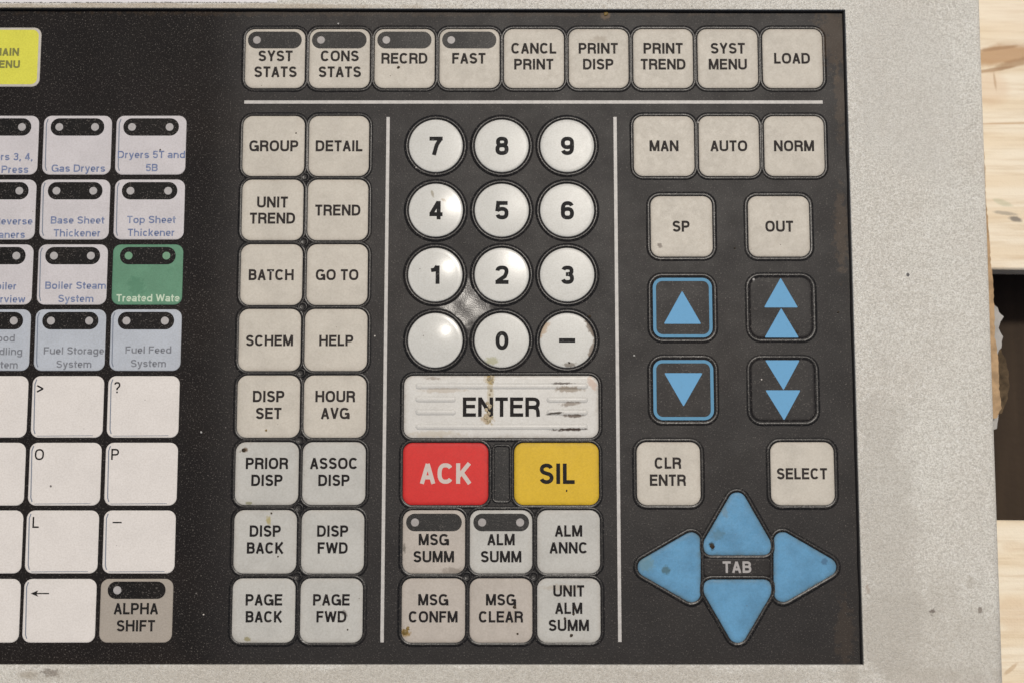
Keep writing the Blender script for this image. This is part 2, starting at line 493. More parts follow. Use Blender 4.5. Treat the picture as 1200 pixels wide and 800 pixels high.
def glyph(ch, w, s):
    """centre lines of a character in a box w wide and 1 (cap height) high; returns [(points, closed)]"""
    h = s / 2
    L, R, B, T, X, m = h, w - h, h, 1 - h, w / 2, 0.5
    O = lambda *p: (list(p), False)
    xh = 0.73
    t = xh - h
    rx = (R - L) / 2
    ry = (t - B) / 2
    my = (t + B) / 2
    if ch == 'A': return [O((h * .8, 0), (X, 1 - h * .3), (w - h * .8, 0)), O((w * .22, .31), (w * .78, .31))]
    if ch == 'B': return [O((L, 0), (L, 1)), O(*([(L, T), (w * .5, T)] + arc(w * .5, (T + .53) / 2, R - w * .5 - .03, (T - .53) / 2, 90, -90)[1:] + [(L, .53)])),
                          O(*([(w * .5, .53)] + arc(w * .5, (B + .53) / 2, R - w * .5, (.53 - B) / 2, 90, -90)[1:] + [(L, B)]))]
    if ch == 'C': return [O(*arc(X, m, R - X, T - m, 38, 322, 26))]
    if ch == 'D': return [O((L, 0), (L, 1)), O(*([(L, T), (w * .42, T)] + arc(w * .42, m, R - w * .42, T - m, 90, -90, 18)[1:] + [(L, B)]))]
    if ch == 'E': return [O((L, 0), (L, 1)), O((L, T), (w, T)), O((L, .53), (w * .93, .53)), O((L, B), (w, B))]
    if ch == 'F': return [O((L, 0), (L, 1)), O((L, T), (w, T)), O((L, .51), (w * .90, .51))]
    if ch == 'G': return [O(*(arc(X, m, R - X, T - m, 38, 345, 26))), O((X + .03, .46), (R + h * .9, .46)), O((R + h * .25, .46), (R + h * .25, 0))]
    if ch == 'H': return [O((L, 0), (L, 1)), O((R, 0), (R, 1)), O((L, .53), (R, .53))]
    if ch == 'I': return [O((X, 0), (X, 1))]
    if ch == 'K': return [O((L, 0), (L, 1)), O((L, .33), (R, 1)), O((w * .36, .56), (R + .02, 0))]
    if ch == 'L': return [O((L, 0), (L, 1)), O((L, B), (w, B))]
    if ch == 'M': return [O((L, 0), (L, 1)), O((R, 0), (R, 1)), O((L + h * .2, 1), (X, .04), (R - h * .2, 1))]
    if ch == 'N': return [O((L, 0), (L, 1)), O((R, 0), (R, 1)), O((L, 1 - h * .3), (R, h * .3))]
    if ch == 'O': return [(arc(X, m, R - X, T - m, 0, 360, 32)[:-1], True)]
    if ch == 'P': return [O((L, 0), (L, 1)), O(*([(L, T), (w * .5, T)] + arc(w * .5, (T + .46) / 2, R - w * .5, (T - .46) / 2, 90, -90)[1:] + [(L, .46)]))]
    if ch == 'R': return [O((L, 0), (L, 1)), O(*([(L, T), (w * .5, T)] + arc(w * .5, (T + .49) / 2, R - w * .5, (T - .49) / 2, 90, -90)[1:] + [(L, .49)])),
                          O((w * .55, .49), (R - .05, .42), (R - .01, .28), (R + h * .1, .0))]
    if ch == 'S': return [O(*(arc(X, (T + .53) / 2, R - X - .015, (T - .53) / 2, 15, 250, 16, 2.1) + arc(X, (B + .5) / 2, R - X, (.5 - B) / 2, 62, -165, 16, 2.1)))]
    if ch == 'T': return [O((X, 0), (X, 1)), O((0, T), (w, T))]
    if ch == 'U': return [O(*([(L, 1)] + arc(X, .34, R - X, .34 - B, 180, 360, 16) + [(R, 1)]))]
    if ch == 'V': return [O((h * .8, 1), (X, h * .4), (w - h * .8, 1))]
    if ch == 'W': return [O((h * .8, 1), (w * .27, .04), (X, .94), (w * .73, .04), (w - h * .8, 1))]
    if ch == 'Y': return [O((h * .8, 1), (X, .42), (w - h * .8, 1)), O((X, .44), (X, 0))]
    if ch == '0': return [(arc(X, m, R - X, T - m, 0, 360, 32, 2.25)[:-1], True)]
    if ch == '1': return [O((w * .62, 0), (w * .62, 1)), O((w * .12, .74), (w * .40, .77), (w * .58, .97))]
    if ch == '2': return [O(*(arc(X, .69, R - X, T - .69, 175, -25, 14) + [(w * .72, .42), (L + .05, .18), (L, B)])), O((0, B), (w, B))]
    if ch == '3': return [O(*arc(X, (T + .54) / 2, R - X - .02, (T - .54) / 2, 165, -80, 14)), O(*arc(X, (B + .53) / 2, R - X, (.53 - B) / 2, 80, -165, 14)), O((w * .38, .535), (X + .04, .535))]
    if ch == '4': return [O((w * .70, 0), (w * .70, 1)), O((w * .68, .96), (h * .9, .30)), O((0, .28), (w, .28))]
    if ch == '5': return [O((w * .93, T), (w * .22, T)), O((w * .23, 1), (w * .13, .44)), O(*([(w * .13, .50)] + arc(X, .34, R - X, .34 - B, 125, -165, 18)))]
    if ch == '6': return [(arc(X, .34, R - X, .34 - B, 0, 360, 28)[:-1], True), O(*(arc(X + .01, .56, X - L + .01, T - .56, 180, 30, 16))), O((L, .32), (L, .58))]
    if ch == '7': return [O((0, T), (w, T)), O((R, T), (w * .55, .55), (w * .34, 0))]
    if ch == '8': return [(arc(X, (T + .54) / 2, R - X - .03, (T - .54) / 2, 0, 360, 26)[:-1], True), (arc(X, (B + .53) / 2, R - X, (.53 - B) / 2, 0, 360, 26)[:-1], True)]
    if ch == '9': return [(arc(X, .66, R - X, T - .66, 0, 360, 28)[:-1], True), O(*(arc(X - .01, .44, R - X + .01, .44 - B, 0, -150, 16))), O((R, .42), (R, .68))]
    if ch == '-': return [O((0, .5), (w, .5))]
    if ch == ',': return [O((X, s), (X, 0), (X - h, -.13))]
    if ch == '?': return [O(*(arc(X, .72, R - X, T - .72, 170, -35, 14) + [(X, .40), (X, .27)])), O((X, 0), (X, s))]
    if ch == '>': return [O((0, .78), (w - h, .5), (0, .22))]
    if ch == 'a': return [O(*(arc(X - .02, t - .15, rx, .15, 165, 0, 10) + [(R - .02, .12), (R + .01, 0)])), (arc(X - .03, .22, rx - .0, .22 - B, 0, 360, 18)[:-1], True)]
    if ch == 'c': return [O(*arc(X, my, rx, ry, 40, 320, 18))]
    if ch == 'd': return [O((R, 0), (R, 1)), (arc(X, my, rx, ry, 0, 360, 20)[:-1], True)]
    if ch == 'e': return [O(*([(L, my - .01), (R, my - .01)] + arc(X, my, rx, ry, 5, 312, 22)))]
    if ch == 'g': return [(arc(X, my, rx, ry, 0, 360, 20)[:-1], True), O(*([(R, xh), (R, -.08)] + arc(X, -.06, rx, .16, 0, -160, 10)))]
    if ch == 'h': return [O((L, 0), (L, 1)), O(*(arc(X, t - .24, rx, .24, 175, 0, 10) + [(R, 0)]))]
    if ch == 'i': return [O((X, 0), (X, xh)), O((X, 1 - s * .9), (X, 1))]
    if ch == 'k': return [O((L, 0), (L, 1)), O((L, .25), (R, xh)), O((w * .38, .42), (R, 0))]
    if ch == 'l': return [O((X, 0), (X, 1))]
    if ch == 'm':
        q = (R - L) / 4
        return [O((L, 0), (L, xh)), O(*(arc(L + q, t - .2, q, .2, 175, 0, 10) + [(L + 2 * q, 0)])), O(*(arc(L + 3 * q, t - .2, q, .2, 175, 0, 10) + [(R, 0)]))]
    if ch == 'n': return [O((L, 0), (L, xh)), O(*(arc(X, t - .24, rx, .24, 175, 0, 10) + [(R, 0)]))]
    if ch == 'o': return [(arc(X, my, rx, ry, 0, 360, 22)[:-1], True)]
    if ch == 'p': return [O((L, -.27), (L, xh)), (arc(X, my, rx, ry, 0, 360, 20)[:-1], True)]
    if ch == 'r': return [O((L, 0), (L, xh)), O(*(arc(w * .8, t - .26, w * .8 - L, .26, 175, 85, 8)))]
    if ch == 's': return [O(*(arc(X, (t + my) / 2 + .01, rx - .01, (t - my) / 2, 15, 255, 12, 2) + arc(X, (B + my) / 2, rx, (my - B) / 2, 65, -165, 12, 2)))]
    if ch == 't': return [O(*([(w * .42, .93), (w * .42, .2)] + arc(w * .42 + .12, .2, .12, .2 - B, 180, 280, 6))), O((-.03, t), (w * 1.08, t))]
    if ch == 'u': return [O((R, 0), (R, xh)), O(*([(L, xh)] + arc(X, .24 + B, rx, .24, 180, 355, 10)))]
    if ch == 'v': return [O((h * .7, xh), (X, h * .4), (w - h * .7, xh))]
    if ch == 'w': return [O((h * .7, xh), (w * .27, .03), (X, xh - .05), (w * .73, .03), (w - h * .7, xh))]
    if ch == 'y': return [O((h * .7, xh), (X + .02, .03)), O((w - h * .7, xh), (X - .02, -.1), (w * .3, -.2), (w * .1, -.2))]
    return []


HELV = dict(A=.667, B=.667, C=.722, D=.722, E=.64, F=.600, G=.778, H=.722, I=.278, J=.5, K=.69, L=.57, M=.82, N=.722, O=.778, P=.667, R=.70, S=.667, T=.611,
            U=.722, V=.667, W=.944, Y=.667, a=.556, c=.556, d=.611, e=.556, g=.611, h=.60, i=.278, k=.556, l=.278, m=.889, n=.60, o=.611, p=.611, r=.389,
            s=.556, t=.36, u=.611, v=.556, w=.778, y=.556)
for d_ in '0123456789':
    HELV[d_] = .58
HELV.update({' ': .278, ',': .278, '-': .6, '?': .56, '>': .6})


def ribbon(pts, closed, w, zf, V, Fc, sub=0.0):
    """flat stroke of width w along pts, mitred"""
    pts = [Vector(p) for p in pts]
    if not closed:
        # a joint too sharp to mitre: two strokes that meet there
        for i in range(1, len(pts) - 1):
            if (pts[i] - pts[i - 1]).normalized().dot((pts[i + 1] - pts[i]).normalized()) < -0.3:
                ribbon(pts[:i + 1], False, w, zf, V, Fc, sub)
                return ribbon(pts[i:], False, w, lambda v: zf(v) + 3e-6, V, Fc, sub)
    if sub and not closed:
        o2 = []
        for p, q in zip(pts[:-1], pts[1:]):
            m_ = max(1, int((q - p).length / sub))
            o2 += [p.lerp(q, k / m_) for k in range(m_)]
        pts = o2 + [pts[-1]]
    n = len(pts)
    b = len(V)
    for i in range(n):
        if closed:
            a, c = pts[i] - pts[i - 1], pts[(i + 1) % n] - pts[i]
        else:
            a = pts[i] - pts[i - 1] if i else pts[1] - pts[0]
            c = pts[i + 1] - pts[i] if i < n - 1 else pts[-1] - pts[-2]
        a, c = a.normalized(), c.normalized()
        na, nc = Vector((-a.y, a.x)), Vector((-c.y, c.x))
        mm = (na + nc)
        mm = mm.normalized() if mm.length > 1e-6 else na
        dd = mm.dot(na)
        k = 1 / dd if dd > 0.62 else 1.12
        for sgn in (1, -1):
            q = pts[i] + mm * (sgn * w / 2 * k)
            V.append(Vector((q.x, q.y, zf(q))))
    for i in range(n if closed else n - 1):
        j = (i + 1) % n
        Fc.append((b + 2 * i + 1, b + 2 * j + 1, b + 2 * j, b + 2 * i))


def letters(lines, size, mat, parent, zf, k=1.22, st=0.17, name='legend', align='c', track=0.0, width=None, sub=0.0):
    """lines: [(text, px centre x, px centre y of the capitals)]; size: cap height in photo px"""
    V, Fc = [], []
    cnt = 0
    for text, px, py in lines:
        o = W(px, py).xy
        u = size * (W(px, py - .5).xy - W(px, py + .5).xy).length
        adv = [HELV[c] * k + track for c in text]
        sb = 0.052 * k / 1.22
        tot = sum(adv) - 2 * sb - track
        sx = 1.0 if width is None else (width * P) / (tot * u)
        x = {'c': -tot / 2, 'l': 0, 'r': -tot}[align] - sb
        for ch, a in zip(text, adv):
            gw = a - 2 * sb - track
            for pts, closed in glyph(ch, gw, st):
                cnt += 1
                dz = (cnt % 9) * 0.0000035
                q = [o + Vector(((x + sb + p[0]) * u * sx, (p[1] - .5) * u)) for p in pts]
                ribbon(q, closed, st * u, (lambda v, dz=dz: zf(v) + dz), V, Fc, sub)
            x += a
    return link(name, V, Fc, mat, parent, False)


def flat(z):
    return lambda v: z * MM


def tri(name, pts, mat, parent, z):
    q = [W(*p).xy for p in pts]
    if (q[1] - q[0]).cross(q[2] - q[0]) < 0:
        q.reverse()
    ct = contour(q, 0.6 * P, 2)
    v, f = loft([[Vector((*(p + n * 0.1 * P), (z - 0.03) * MM)) for p, n in ct], [Vector((*p, z * MM)) for p, n in ct]])
    return link(name, v, f, mat, parent, False)


def disc(name, px, py, r, mat, parent, z, n=20):
    c = W(px, py).xy
    ct = circle_contour(c, r * P, n)
    v, f = loft([[Vector((*p, (z - 0.03) * MM)) for p, q in ct], [Vector((*(p - q * .15 * P), z * MM)) for p, q in ct]])
    return link(name, v, f, mat, parent, False)


# ------------------------------------------------------------------ the keyboard
KB = bpy.data.objects.new('operator_keyboard', None)
COL.objects.link(KB)
KB['label'] = 'beige-framed industrial operator keyboard with a black membrane panel of lettered keys'
KB['category'] = 'keyboard'
KB.empty_display_size = 0.02

# overlay sheet: slightly wavy membrane, stretched between the round keys
X0, X1, Y0, Y1 = -520, 1012, 2, 782
GX, GY = 330, 210
a0 = W(-520, 782).xy
a1 = W(1012, 6).xy
xl, xr = W(-520, 400).x, W(1015, 778).x + 0.6 * MM
yb, yt = W(600, 779).y - 0.5 * MM, W(600, 8).y + 1.2 * MM
pc = [W(549, 284).xy, W(549, 360).xy, W(626, 284).xy, W(626, 360).xy]
V, Fc = [], []
for j in range(GY + 1):
    for i in range(GX + 1):
        x = xl + (xr - xl) * i / GX
        y = yb + (yt - yb) * j / GY
        z = 0.045 * noise.noise(Vector((x * 45, y * 45, 0))) + 0.02 * noise.noise(Vector((x * 160, y * 160, 3)))
        for q, (c, amp) in enumerate(zip(pc, (0.10, 0.30, 0.05, 0.06))):
            dx, dy = (x - c.x) / (17 * P), (y - c.y) / (17 * P)
            g = math.exp(-(dx * dx + dy * dy) * 0.55)
            z += amp * g * (0.6 * dx * dy + 0.5 * cos(3.2 * dx + 0.7) * cos(2.8 * dy - 0.4))
        V.append((x, y, min(z, 0.2) * MM - 0.00001))
for j in range(GY):
    for i in range(GX):
        a = j * (GX + 1) + i
        Fc.append((a, a + 1, a + GX + 2, a + GX + 1))
link('membrane_panel', V, Fc, M['panel'], KB)

# housing: a raised frame round the panel
HZ = 2.0 * MM
il, ir = xl - 1 * MM, 0
tl, tr, br_ = W(-520, 8, HZ), W(990.5, 11.5, HZ), W(1012.5, 778.5, HZ)
ix1t, ix1b, iyt, iyb = tr.x, br_.x, (W(0, 9.3, HZ).y, tr.y), br_.y
inner = [Vector((xl + 2 * MM, iyb)), Vector((ix1b, iyb)), Vector((ix1t, tr.y)), Vector((xl + 2 * MM, W(-520, 7.5, HZ).y))]
ot, ob = W(1147, 0, 0), W(1174.5, 800, 0)
sl_ = (ob.x - ot.x) / (ob.y - ot.y)
xo = lambda y: ot.x + (y - ot.y) * sl_
yo0, yo1 = iyb - 38 * MM, tr.y + 38 * MM
outer = [Vector((xl - 35 * MM, yo0)), Vector((xo(yo0), yo0)), Vector((xo(yo1), yo1)), Vector((xl - 35 * MM, yo1))]


def inset(poly, d):
    n = len(poly)
    out = []
    for i in range(n):
        a = (poly[i] - poly[i - 1]).normalized()
        b = (poly[(i + 1) % n] - poly[i]).normalized()
        na, nb = Vector((-a.y, a.x)), Vector((-b.y, b.x))
        mm = (na + nb).normalized()
        out.append(poly[i] + mm * d / mm.dot(na))
    return out


rings = []
for off, z in ((-0.0, -26), (0.0, -1.2), (0.05, -0.5)) + tuple((2.4 - 2.4 * cos(a), -0.4 + 2.4 * sin(a)) for a in [radians(q) for q in (15, 30, 45, 60, 75, 90)]):
    rings.append([Vector((*p, z * MM)) for p in inset(outer, off * MM)])
for off, z in ((-0.22, 2.0), (-0.06, 1.94), (0, 1.78), (0, -0.6)):
    rings.append([Vector((*p, z * MM)) for p in inset(inner, off * MM)])
v, f = loft(rings, False)
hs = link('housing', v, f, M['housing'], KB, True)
for p_ in hs.data.polygons:
    zs = [hs.data.vertices[i].co.z for i in p_.vertices]
    if max(zs) - min(zs) < 1e-6:
        p_.use_smooth = False

# added black strip, standing for the shadow line at the window's top and right
for nm, (x0, y0, x1, y1, w0) in {'shadow_strip': (990.0, 12, 1011.7, 778, 1.3), }.items():
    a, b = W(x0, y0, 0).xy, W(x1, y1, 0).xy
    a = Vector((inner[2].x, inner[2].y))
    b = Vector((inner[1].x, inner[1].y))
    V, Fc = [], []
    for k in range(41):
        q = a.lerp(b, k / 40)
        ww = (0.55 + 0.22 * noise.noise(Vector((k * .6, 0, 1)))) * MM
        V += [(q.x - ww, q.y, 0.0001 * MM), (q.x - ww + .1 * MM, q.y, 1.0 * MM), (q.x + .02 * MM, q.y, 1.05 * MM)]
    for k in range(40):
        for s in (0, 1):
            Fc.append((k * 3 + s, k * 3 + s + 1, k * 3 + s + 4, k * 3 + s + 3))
    link('shadow_strip', V, Fc, M['shadow_strip'], KB)
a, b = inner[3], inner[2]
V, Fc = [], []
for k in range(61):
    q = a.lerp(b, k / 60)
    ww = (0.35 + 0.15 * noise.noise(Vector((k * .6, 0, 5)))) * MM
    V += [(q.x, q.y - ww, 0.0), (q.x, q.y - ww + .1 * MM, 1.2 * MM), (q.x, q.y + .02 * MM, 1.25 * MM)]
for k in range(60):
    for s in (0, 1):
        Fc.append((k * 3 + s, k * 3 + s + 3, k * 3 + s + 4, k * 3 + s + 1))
link('shadow_strip', V, Fc, M['shadow_strip'], KB)

# sticker on the top of the frame, only its lower edge in view
sa, sb_ = W(-420, 4.2, HZ), W(325, 3.4, HZ)
V = [(sa.x, sa.y, HZ), (sb_.x, sb_.y, HZ), (sb_.x, sb_.y + 22 * MM, HZ), (sa.x, sa.y + 22 * MM, HZ)]
V += [(x, y, z + .12 * MM) for x, y, z in V]
stk = link('sticker', V, [(4, 5, 6, 7), (0, 1, 5, 4), (1, 2, 6, 5), (3, 0, 4, 7), (2, 3, 7, 6)], M['sticker'], KB, False)
V, Fc = [], []
for (y_, h_) in ((0.75, 0.25),):
    x = sa.x + .8 * MM
    while x < sb_.x - 1.2 * MM:
        w_ = random.uniform(.15, .9) * MM
        if random.random() < .8:
            b0 = len(V)
            yy = sa.y + (sb_.y - sa.y) * (x - sa.x) / (sb_.x - sa.x) + random.uniform(-.03, .03) * MM
            hh = random.uniform(.06, .2) * MM
            V += [(x, yy + .04 * MM, HZ + .14 * MM), (x + w_, yy + .04 * MM, HZ + .14 * MM), (x + w_, yy + .04 * MM + hh, HZ + .14 * MM), (x, yy + .04 * MM + hh, HZ + .14 * MM)]
            Fc.append((b0, b0 + 1, b0 + 2, b0 + 3))
        x += w_ + random.uniform(.05, .35) * MM
link('edge_dashes', V, Fc, M['dirt'], stk, False)  # thin dark dashes along the sticker's lower edge


# printed dividing lines
def strip(p0, p1, wpx):
    V, Fc = [], []
    ribbon([W(*p0).xy, W(*p1).xy], False, wpx * P, flat(0.075), V, Fc)
    n = len(V)
    V += [Vector((q.x, q.y, -0.05 * MM)) for q in V]
    Fc += [(0, 2, 2 + n, 0 + n), (3, 1, 1 + n, 3 + n), (2, 3, 3 + n, 2 + n), (1, 0, n, 1 + n)]
    return link('divider_line', V, Fc, M['line'], KB, False)


strip((286.3, 120), (964, 120), 3.9)
strip((454.9, 137.5), (447.7, 752), 3.9)
strip((720.7, 137.5), (726.4, 751.5), 3.9)

TOPZ = 0.262


def indicator(key, x0, y0, x1, y1, dots, z, dotmat):
    q = upright_rect(x0, y0, x1, y1)
    r = (q[3].y - q[0].y) / 2 * 0.98
    ct = contour(q, r, 10)
    v, f = loft([[Vector((*p, (z - .03) * MM)) for p, n in ct], [Vector((*(p - n * .2 * P), z * MM)) for p, n in ct]])
    link('indicator_window', v, f, M['dark_window'], key, False)
    for dx in dots:
        disc('indicator_dot', dx, (y0 + y1) / 2, 4.7, dotmat, key, z + 0.04)


def key(x0, y0, x1, y1, mat, label, lines=(), size=12.8, ink='ink', r=10.5, k=1.22, st=0.203, rim=True, name='key', window=None, dotmat='dot', width=None, rimw=1.0):
    ct = contour(upright_rect(x0, y0, x1, y1), r * P)
    o, cen = cap(name, ct, M[mat], KB, CAP, 0.022)
    o['label'] = label
    if rim:
        band('rim', ct, M['rim'], o, rim_prof(rimw, random.uniform(0.93, 1.07)))
    if lines:
        letters(lines, size, M[ink], o, flat(TOPZ), k, st, width=width)
    if window:
        indicator(o, *window, TOPZ, M[dotmat])
    return o


def two(a, b, x, y, dy=18.8):
    return [(a, x, y), (b, x, y + dy)]


# top row
tops = [(288, 357, 'SYST STATS', 323, 1), (363, 433, 'CONS STATS', 398.3, 1), (439.5, 509, 'RECRD', 474, 1), (515.5, 585, 'FAST', 549.5, 1),
        (591, 660.5, 'CANCL PRINT', 625.5, 0), (667, 736, 'PRINT DISP', 701, 0), (742.5, 811.5, 'PRINT TREND', 777, 0), (818, 887.5, 'SYST MENU', 852.7, 0), (894, 963.3, 'LOAD', 928, 0)]
for x0, x1, t, cx, led in tops:
    w = t.split()
    if led:
        L_ = two(*w, cx, 66.2, 18.6) if len(w) == 2 else [(w[0], cx, 69)]
    else:
        L_ = two(*w, cx, 57.3, 18.6) if len(w) == 2 else [(w[0], cx, 69)]
    key(x0, 35, x1, 103.3, 'beige', 'beige key lettered %s%s' % (t, ' with a dark indicator window' if led else ''), L_, 12.6, 'ink_grey',
        window=(x0 + 2.7, 37.6, x1 - 3.3, 57.5, [x0 + 13.3]) if led else None)

# two-column block
col = [((285, 356.5), (362.5, 432), 136.8, 206.3, 'GROUP', 'DETAIL', 171.5, (321, 397.5)),
       ((284, 355), (361, 431), 211.3, 281.5, 'UNIT TREND', 'TREND', 246.7, (319.5, 396)),
       ((282.5, 354), (360, 430.5), 287, 357.3, 'BATCH', 'GO TO', 322.3, (318, 395.2)),
       ((280.3, 352), (357.5, 430), 362.7, 434, 'SCHEM', 'HELP', 399, (316, 394.2)),
       ((278.5, 351), (356.5, 428.7), 440, 512, 'DISP SET', 'HOUR AVG', 474, (315, 393)),
       ((276.3, 349.5), (355, 428), 518, 590.7, 'PRIOR DISP', 'ASSOC DISP', 552.3, (313, 391.5)),
       ((274.6, 347.2), (353.7, 426.3), 597.5, 671, 'DISP BACK', 'DISP FWD', 631.5, (311, 390)),
       ((272.7, 345.5), (352.4, 424.6), 677.5, 752, 'PAGE BACK', 'PAGE FWD', 712, (309.5, 388.5))]
for i, (c1, c2, y0, y1, t1, t2, cy, cxs) in enumerate(col):
    for (xa, xb), t, cx in ((c1, t1, cxs[0]), (c2, t2, cxs[1])):
        w = t.split() if t != 'GO TO' else [t]
        dy = 18.8 if i < 4 else 19.8
        L_ = two(*w, cx, cy - dy / 2, dy) if len(w) == 2 else [(w[0], cx, cy)]
        low = i >= 5
        key(xa, y0, xb, y1, 'pale' if low else 'beige', '%s key lettered %s' % ('pale grey' if low else 'beige', t), L_, 12.9 if i < 4 else 13.4,
            'ink' if low else 'ink_grey', r=11)


# dimples at the crossings
def dimple(px, py, r=5.3):
    c = W(px, py).xy
    ct = circle_contour(c, r * P, 20)
    rings = [[Vector((*(p + n * d * P), z * MM)) for p, n in ct] for d, z in ((0.9, -.05), (0.3, .17), (-.4, .235), (-1.2, .19), (-2.0, .09), (-3.2, .06))]
    v, f = loft(rings)
    link('dimple', v, f, M['rim'], KB)


for p_ in ((357.3, 207.8), (356, 283.5), (354.5, 359.5), (352.5, 436.5), (351.5, 515), (350, 594.5), (348.3, 674.5), (547, 674.5), (625.5, 674.5)):
    dimple(*p_)

# round number keys
R_ = 31.6
DOME = 0.19
RCAP = [(0.5, -0.02, 1), (0.2, 0.18, .6), (-0.4, 0.255, 0.3), (-1.4, 0.295, 0.1), (-3.0, 0.31, 0.0)]
XS, YS = (510.8, 588, 664.6), (171.3, 246.7, 322.2, 398.7)
chars = ['789', '456', '123', ' 0-']
for j, y in enumerate(YS):
    for i, x in enumerate(XS):
        ch = chars[j][i]
        xx = x - (0.7 if (i == 0 and j > 1) else 0)
        c = W(xx, y).xy
        rr = R_ * P * (1 + 0.0 * j)
        ct = circle_contour(c, rr)
        DOME = {'1': .42, '4': .30, '7': .12, ' ': .55, '2': .20, '5': .22, '0': .12}.get(ch, .08)
        o, cen = cap('round_key', ct, M['round_worn' if ch in '142 ' else 'round'], KB, RCAP, DOME, (0.92, 0.82, 0.7, 0.56, 0.42, 0.28, 0.12))
        o['label'] = 'blank round white key' if ch == ' ' else 'round white key marked ' + {'-': 'with a minus sign'}.get(ch, ch)
        band('rim', ct, M['rim'], o, [(0.2, 0.05), (1.0, 0.10), (1.8, 0.18), (2.6, 0.24), (3.4, 0.26), (4.2, 0.225), (5.0, 0.14), (5.9, 0.05), (6.8, -0.02)])
        rl = rr - 3.0 * P
        zf = lambda v, c=c, rl=rl, DOME=DOME: (0.31 + DOME * (1 - min(1, ((v - c).length / rl) ** 2)) + 0.022) * MM
        if ch == '-':
            VV, FF = [], []
            p0, p1 = W(655, 399).xy, W(674, 399).xy
            ribbon([p0.lerp(p1, k / 6) for k in range(7)], False, 5.2 * P, zf, VV, FF)
            link('legend', VV, FF, M['ink_black'], o, False)
        elif ch != ' ':
            letters([(ch, x + 0.3, y + 0.4)], 21.5, M['ink_black'], o, zf, k=1.42, st=0.215, sub=0.0006)

# enter key with moulded ridges
o = key(473.8, 440.3, 700.8, 512.3, 'enter', 'wide dirty white key lettered ENTER with moulded ridges', [('ENTER', 587.5, 476.5)], 22.8, 'ink', r=10.5, k=1.16, st=0.185, rimw=1.0, width=90)


def ridge(x0, x1, y):
    q = upright_rect(x0, y - 3.6, x1, y + 3.6)
    ct = contour(q, 3.5 * P, 6)
    v, f = loft([[Vector((*(p + n * d * P), z * MM)) for p, n in ct] for d, z in ((0.4, .16), (0, .26), (-.6, .38), (-1.3, .48), (-2.2, .55), (-3.1, .58))])
    link('ridge', v, f, M['enter'], o, True, [0.0] * len(v))


for a in ((487, 689, 452), (487, 689, 499.5), (487, 534.5, 467.5), (487, 534.5, 482.5), (640.5, 689, 468), (640.5, 689, 482.7)):
    ridge(*a)
VV, FF = [], []


def drip(pts, mat, z=0.30):
    for n_, (px, py, r) in enumerate(pts):
        c = W(px, py).xy
        m_ = 10
        b0 = len(VV)
        for ring, (s, h) in enumerate(((1.0, -.03), (.8, .02), (.5, .035))):
            for k in range(m_):
                a = 2 * pi * k / m_
                q = r * s * (1 + .45 * noise.noise(Vector((px + cos(a) * 2, py + sin(a) * 2, n_))))
                VV.append(Vector((c.x + cos(a) * q * P, c.y + sin(a) * q * P * 1.15, (z + h * min(1, r / 3)) * MM)))
        for ring in range(2):
            for k in range(m_):
                j = (k + 1) % m_
                FF.append((b0 + ring * m_ + k, b0 + ring * m_ + j, b0 + (ring + 1) * m_ + j, b0 + (ring + 1) * m_ + k))
        FF.append(tuple(b0 + 2 * m_ + k for k in range(m_)))


drip([(576, 442.5, 2.6), (573, 444, 2.2), (577, 448, 1.8), (574, 452, 2.2), (575.5, 457, 1.5), (574, 462, 1.3), (571, 472, 2.0), (574, 476, 2.6), (570, 480, 2.0), (573, 484, 2.2), (569, 489, 2.4), (573, 492.5, 2.8), (577, 488, 1.4), (570, 496, 1.3)], None)
dr = link('dried_drip', VV, FF, M['resin'], o)

# ACK and SIL, with the plain pad between them
key(472.6, 518.8, 571.8, 590.8, 'red', 'wide red key lettered ACK', [('ACK', 522.5, 554.2)], 24, 'ink_cream', r=10.5, k=1.16, st=0.20, width=59.5)
key(603, 518.8, 701.3, 590.8, 'amber', 'wide amber yellow key lettered SIL', [('SIL', 652.7, 554.5)], 24, 'ink', r=10.5, k=1.13, st=0.19, width=41)
q = upright_rect(577.5, 521, 598.5, 588)
pad = band('blank_pad', contour(q, 5 * P), M['rim'], KB, [(1.5, -.05), (0.8, .16), (0, .18), (-1, .18), (-1.8, .10), (-2.6, .06)])
pc_ = contour(q, 5 * P)
v, f = loft([[Vector((*(p - n * 2.4 * P), .08 * MM)) for p, n in pc_], [Vector((*(p - n * 4.2 * P), .09 * MM)) for p, n in pc_]])
link('pad_floor', v, f, M['dark_window'], pad)

# message and alarm keys
key(472.3, 597.6, 544.6, 671, 'tan', 'tan key lettered MSG SUMM with an indicator window', two('MSG', 'SUMM', 508.3, 631.6, 20), 13.4, 'ink', r=11, window=(476, 601.2, 541.2, 621.9, [486.4]))
key(551, 597.6, 623.3, 671, 'pale', 'pale grey key lettered ALM SUMM with two indicator dots', two('ALM', 'SUMM', 587.2, 631.6, 20), 13.4, 'ink', r=11, window=(554.7, 601.2, 620, 621.9, [565, 609.5]))
key(630, 597.6, 702.6, 671, 'pale', 'pale grey key lettered ALM ANNC', two('ALM', 'ANNC', 666.3, 621.5, 19.7), 13.4, 'ink', r=11)
key(471.2, 677.5, 544.6, 752, 'tan', 'tan key lettered MSG CONFM, chipped at its lower left corner', two('MSG', 'CONFM', 507.7, 702, 20), 13.4, 'ink', r=11)
key(550.8, 677.5, 623.4, 752, 'tan', 'tan key lettered MSG CLEAR with dark specks', two('MSG', 'CLEAR', 587, 702, 20), 13.4, 'ink', r=11)
key(630, 677.5, 703.2, 752, 'pale', 'pale grey key lettered UNIT ALM SUMM on three lines', [('UNIT', 666.5, 691.7), ('ALM', 666.5, 712), ('SUMM', 666.5, 732)], 13.4, 'ink', r=11)

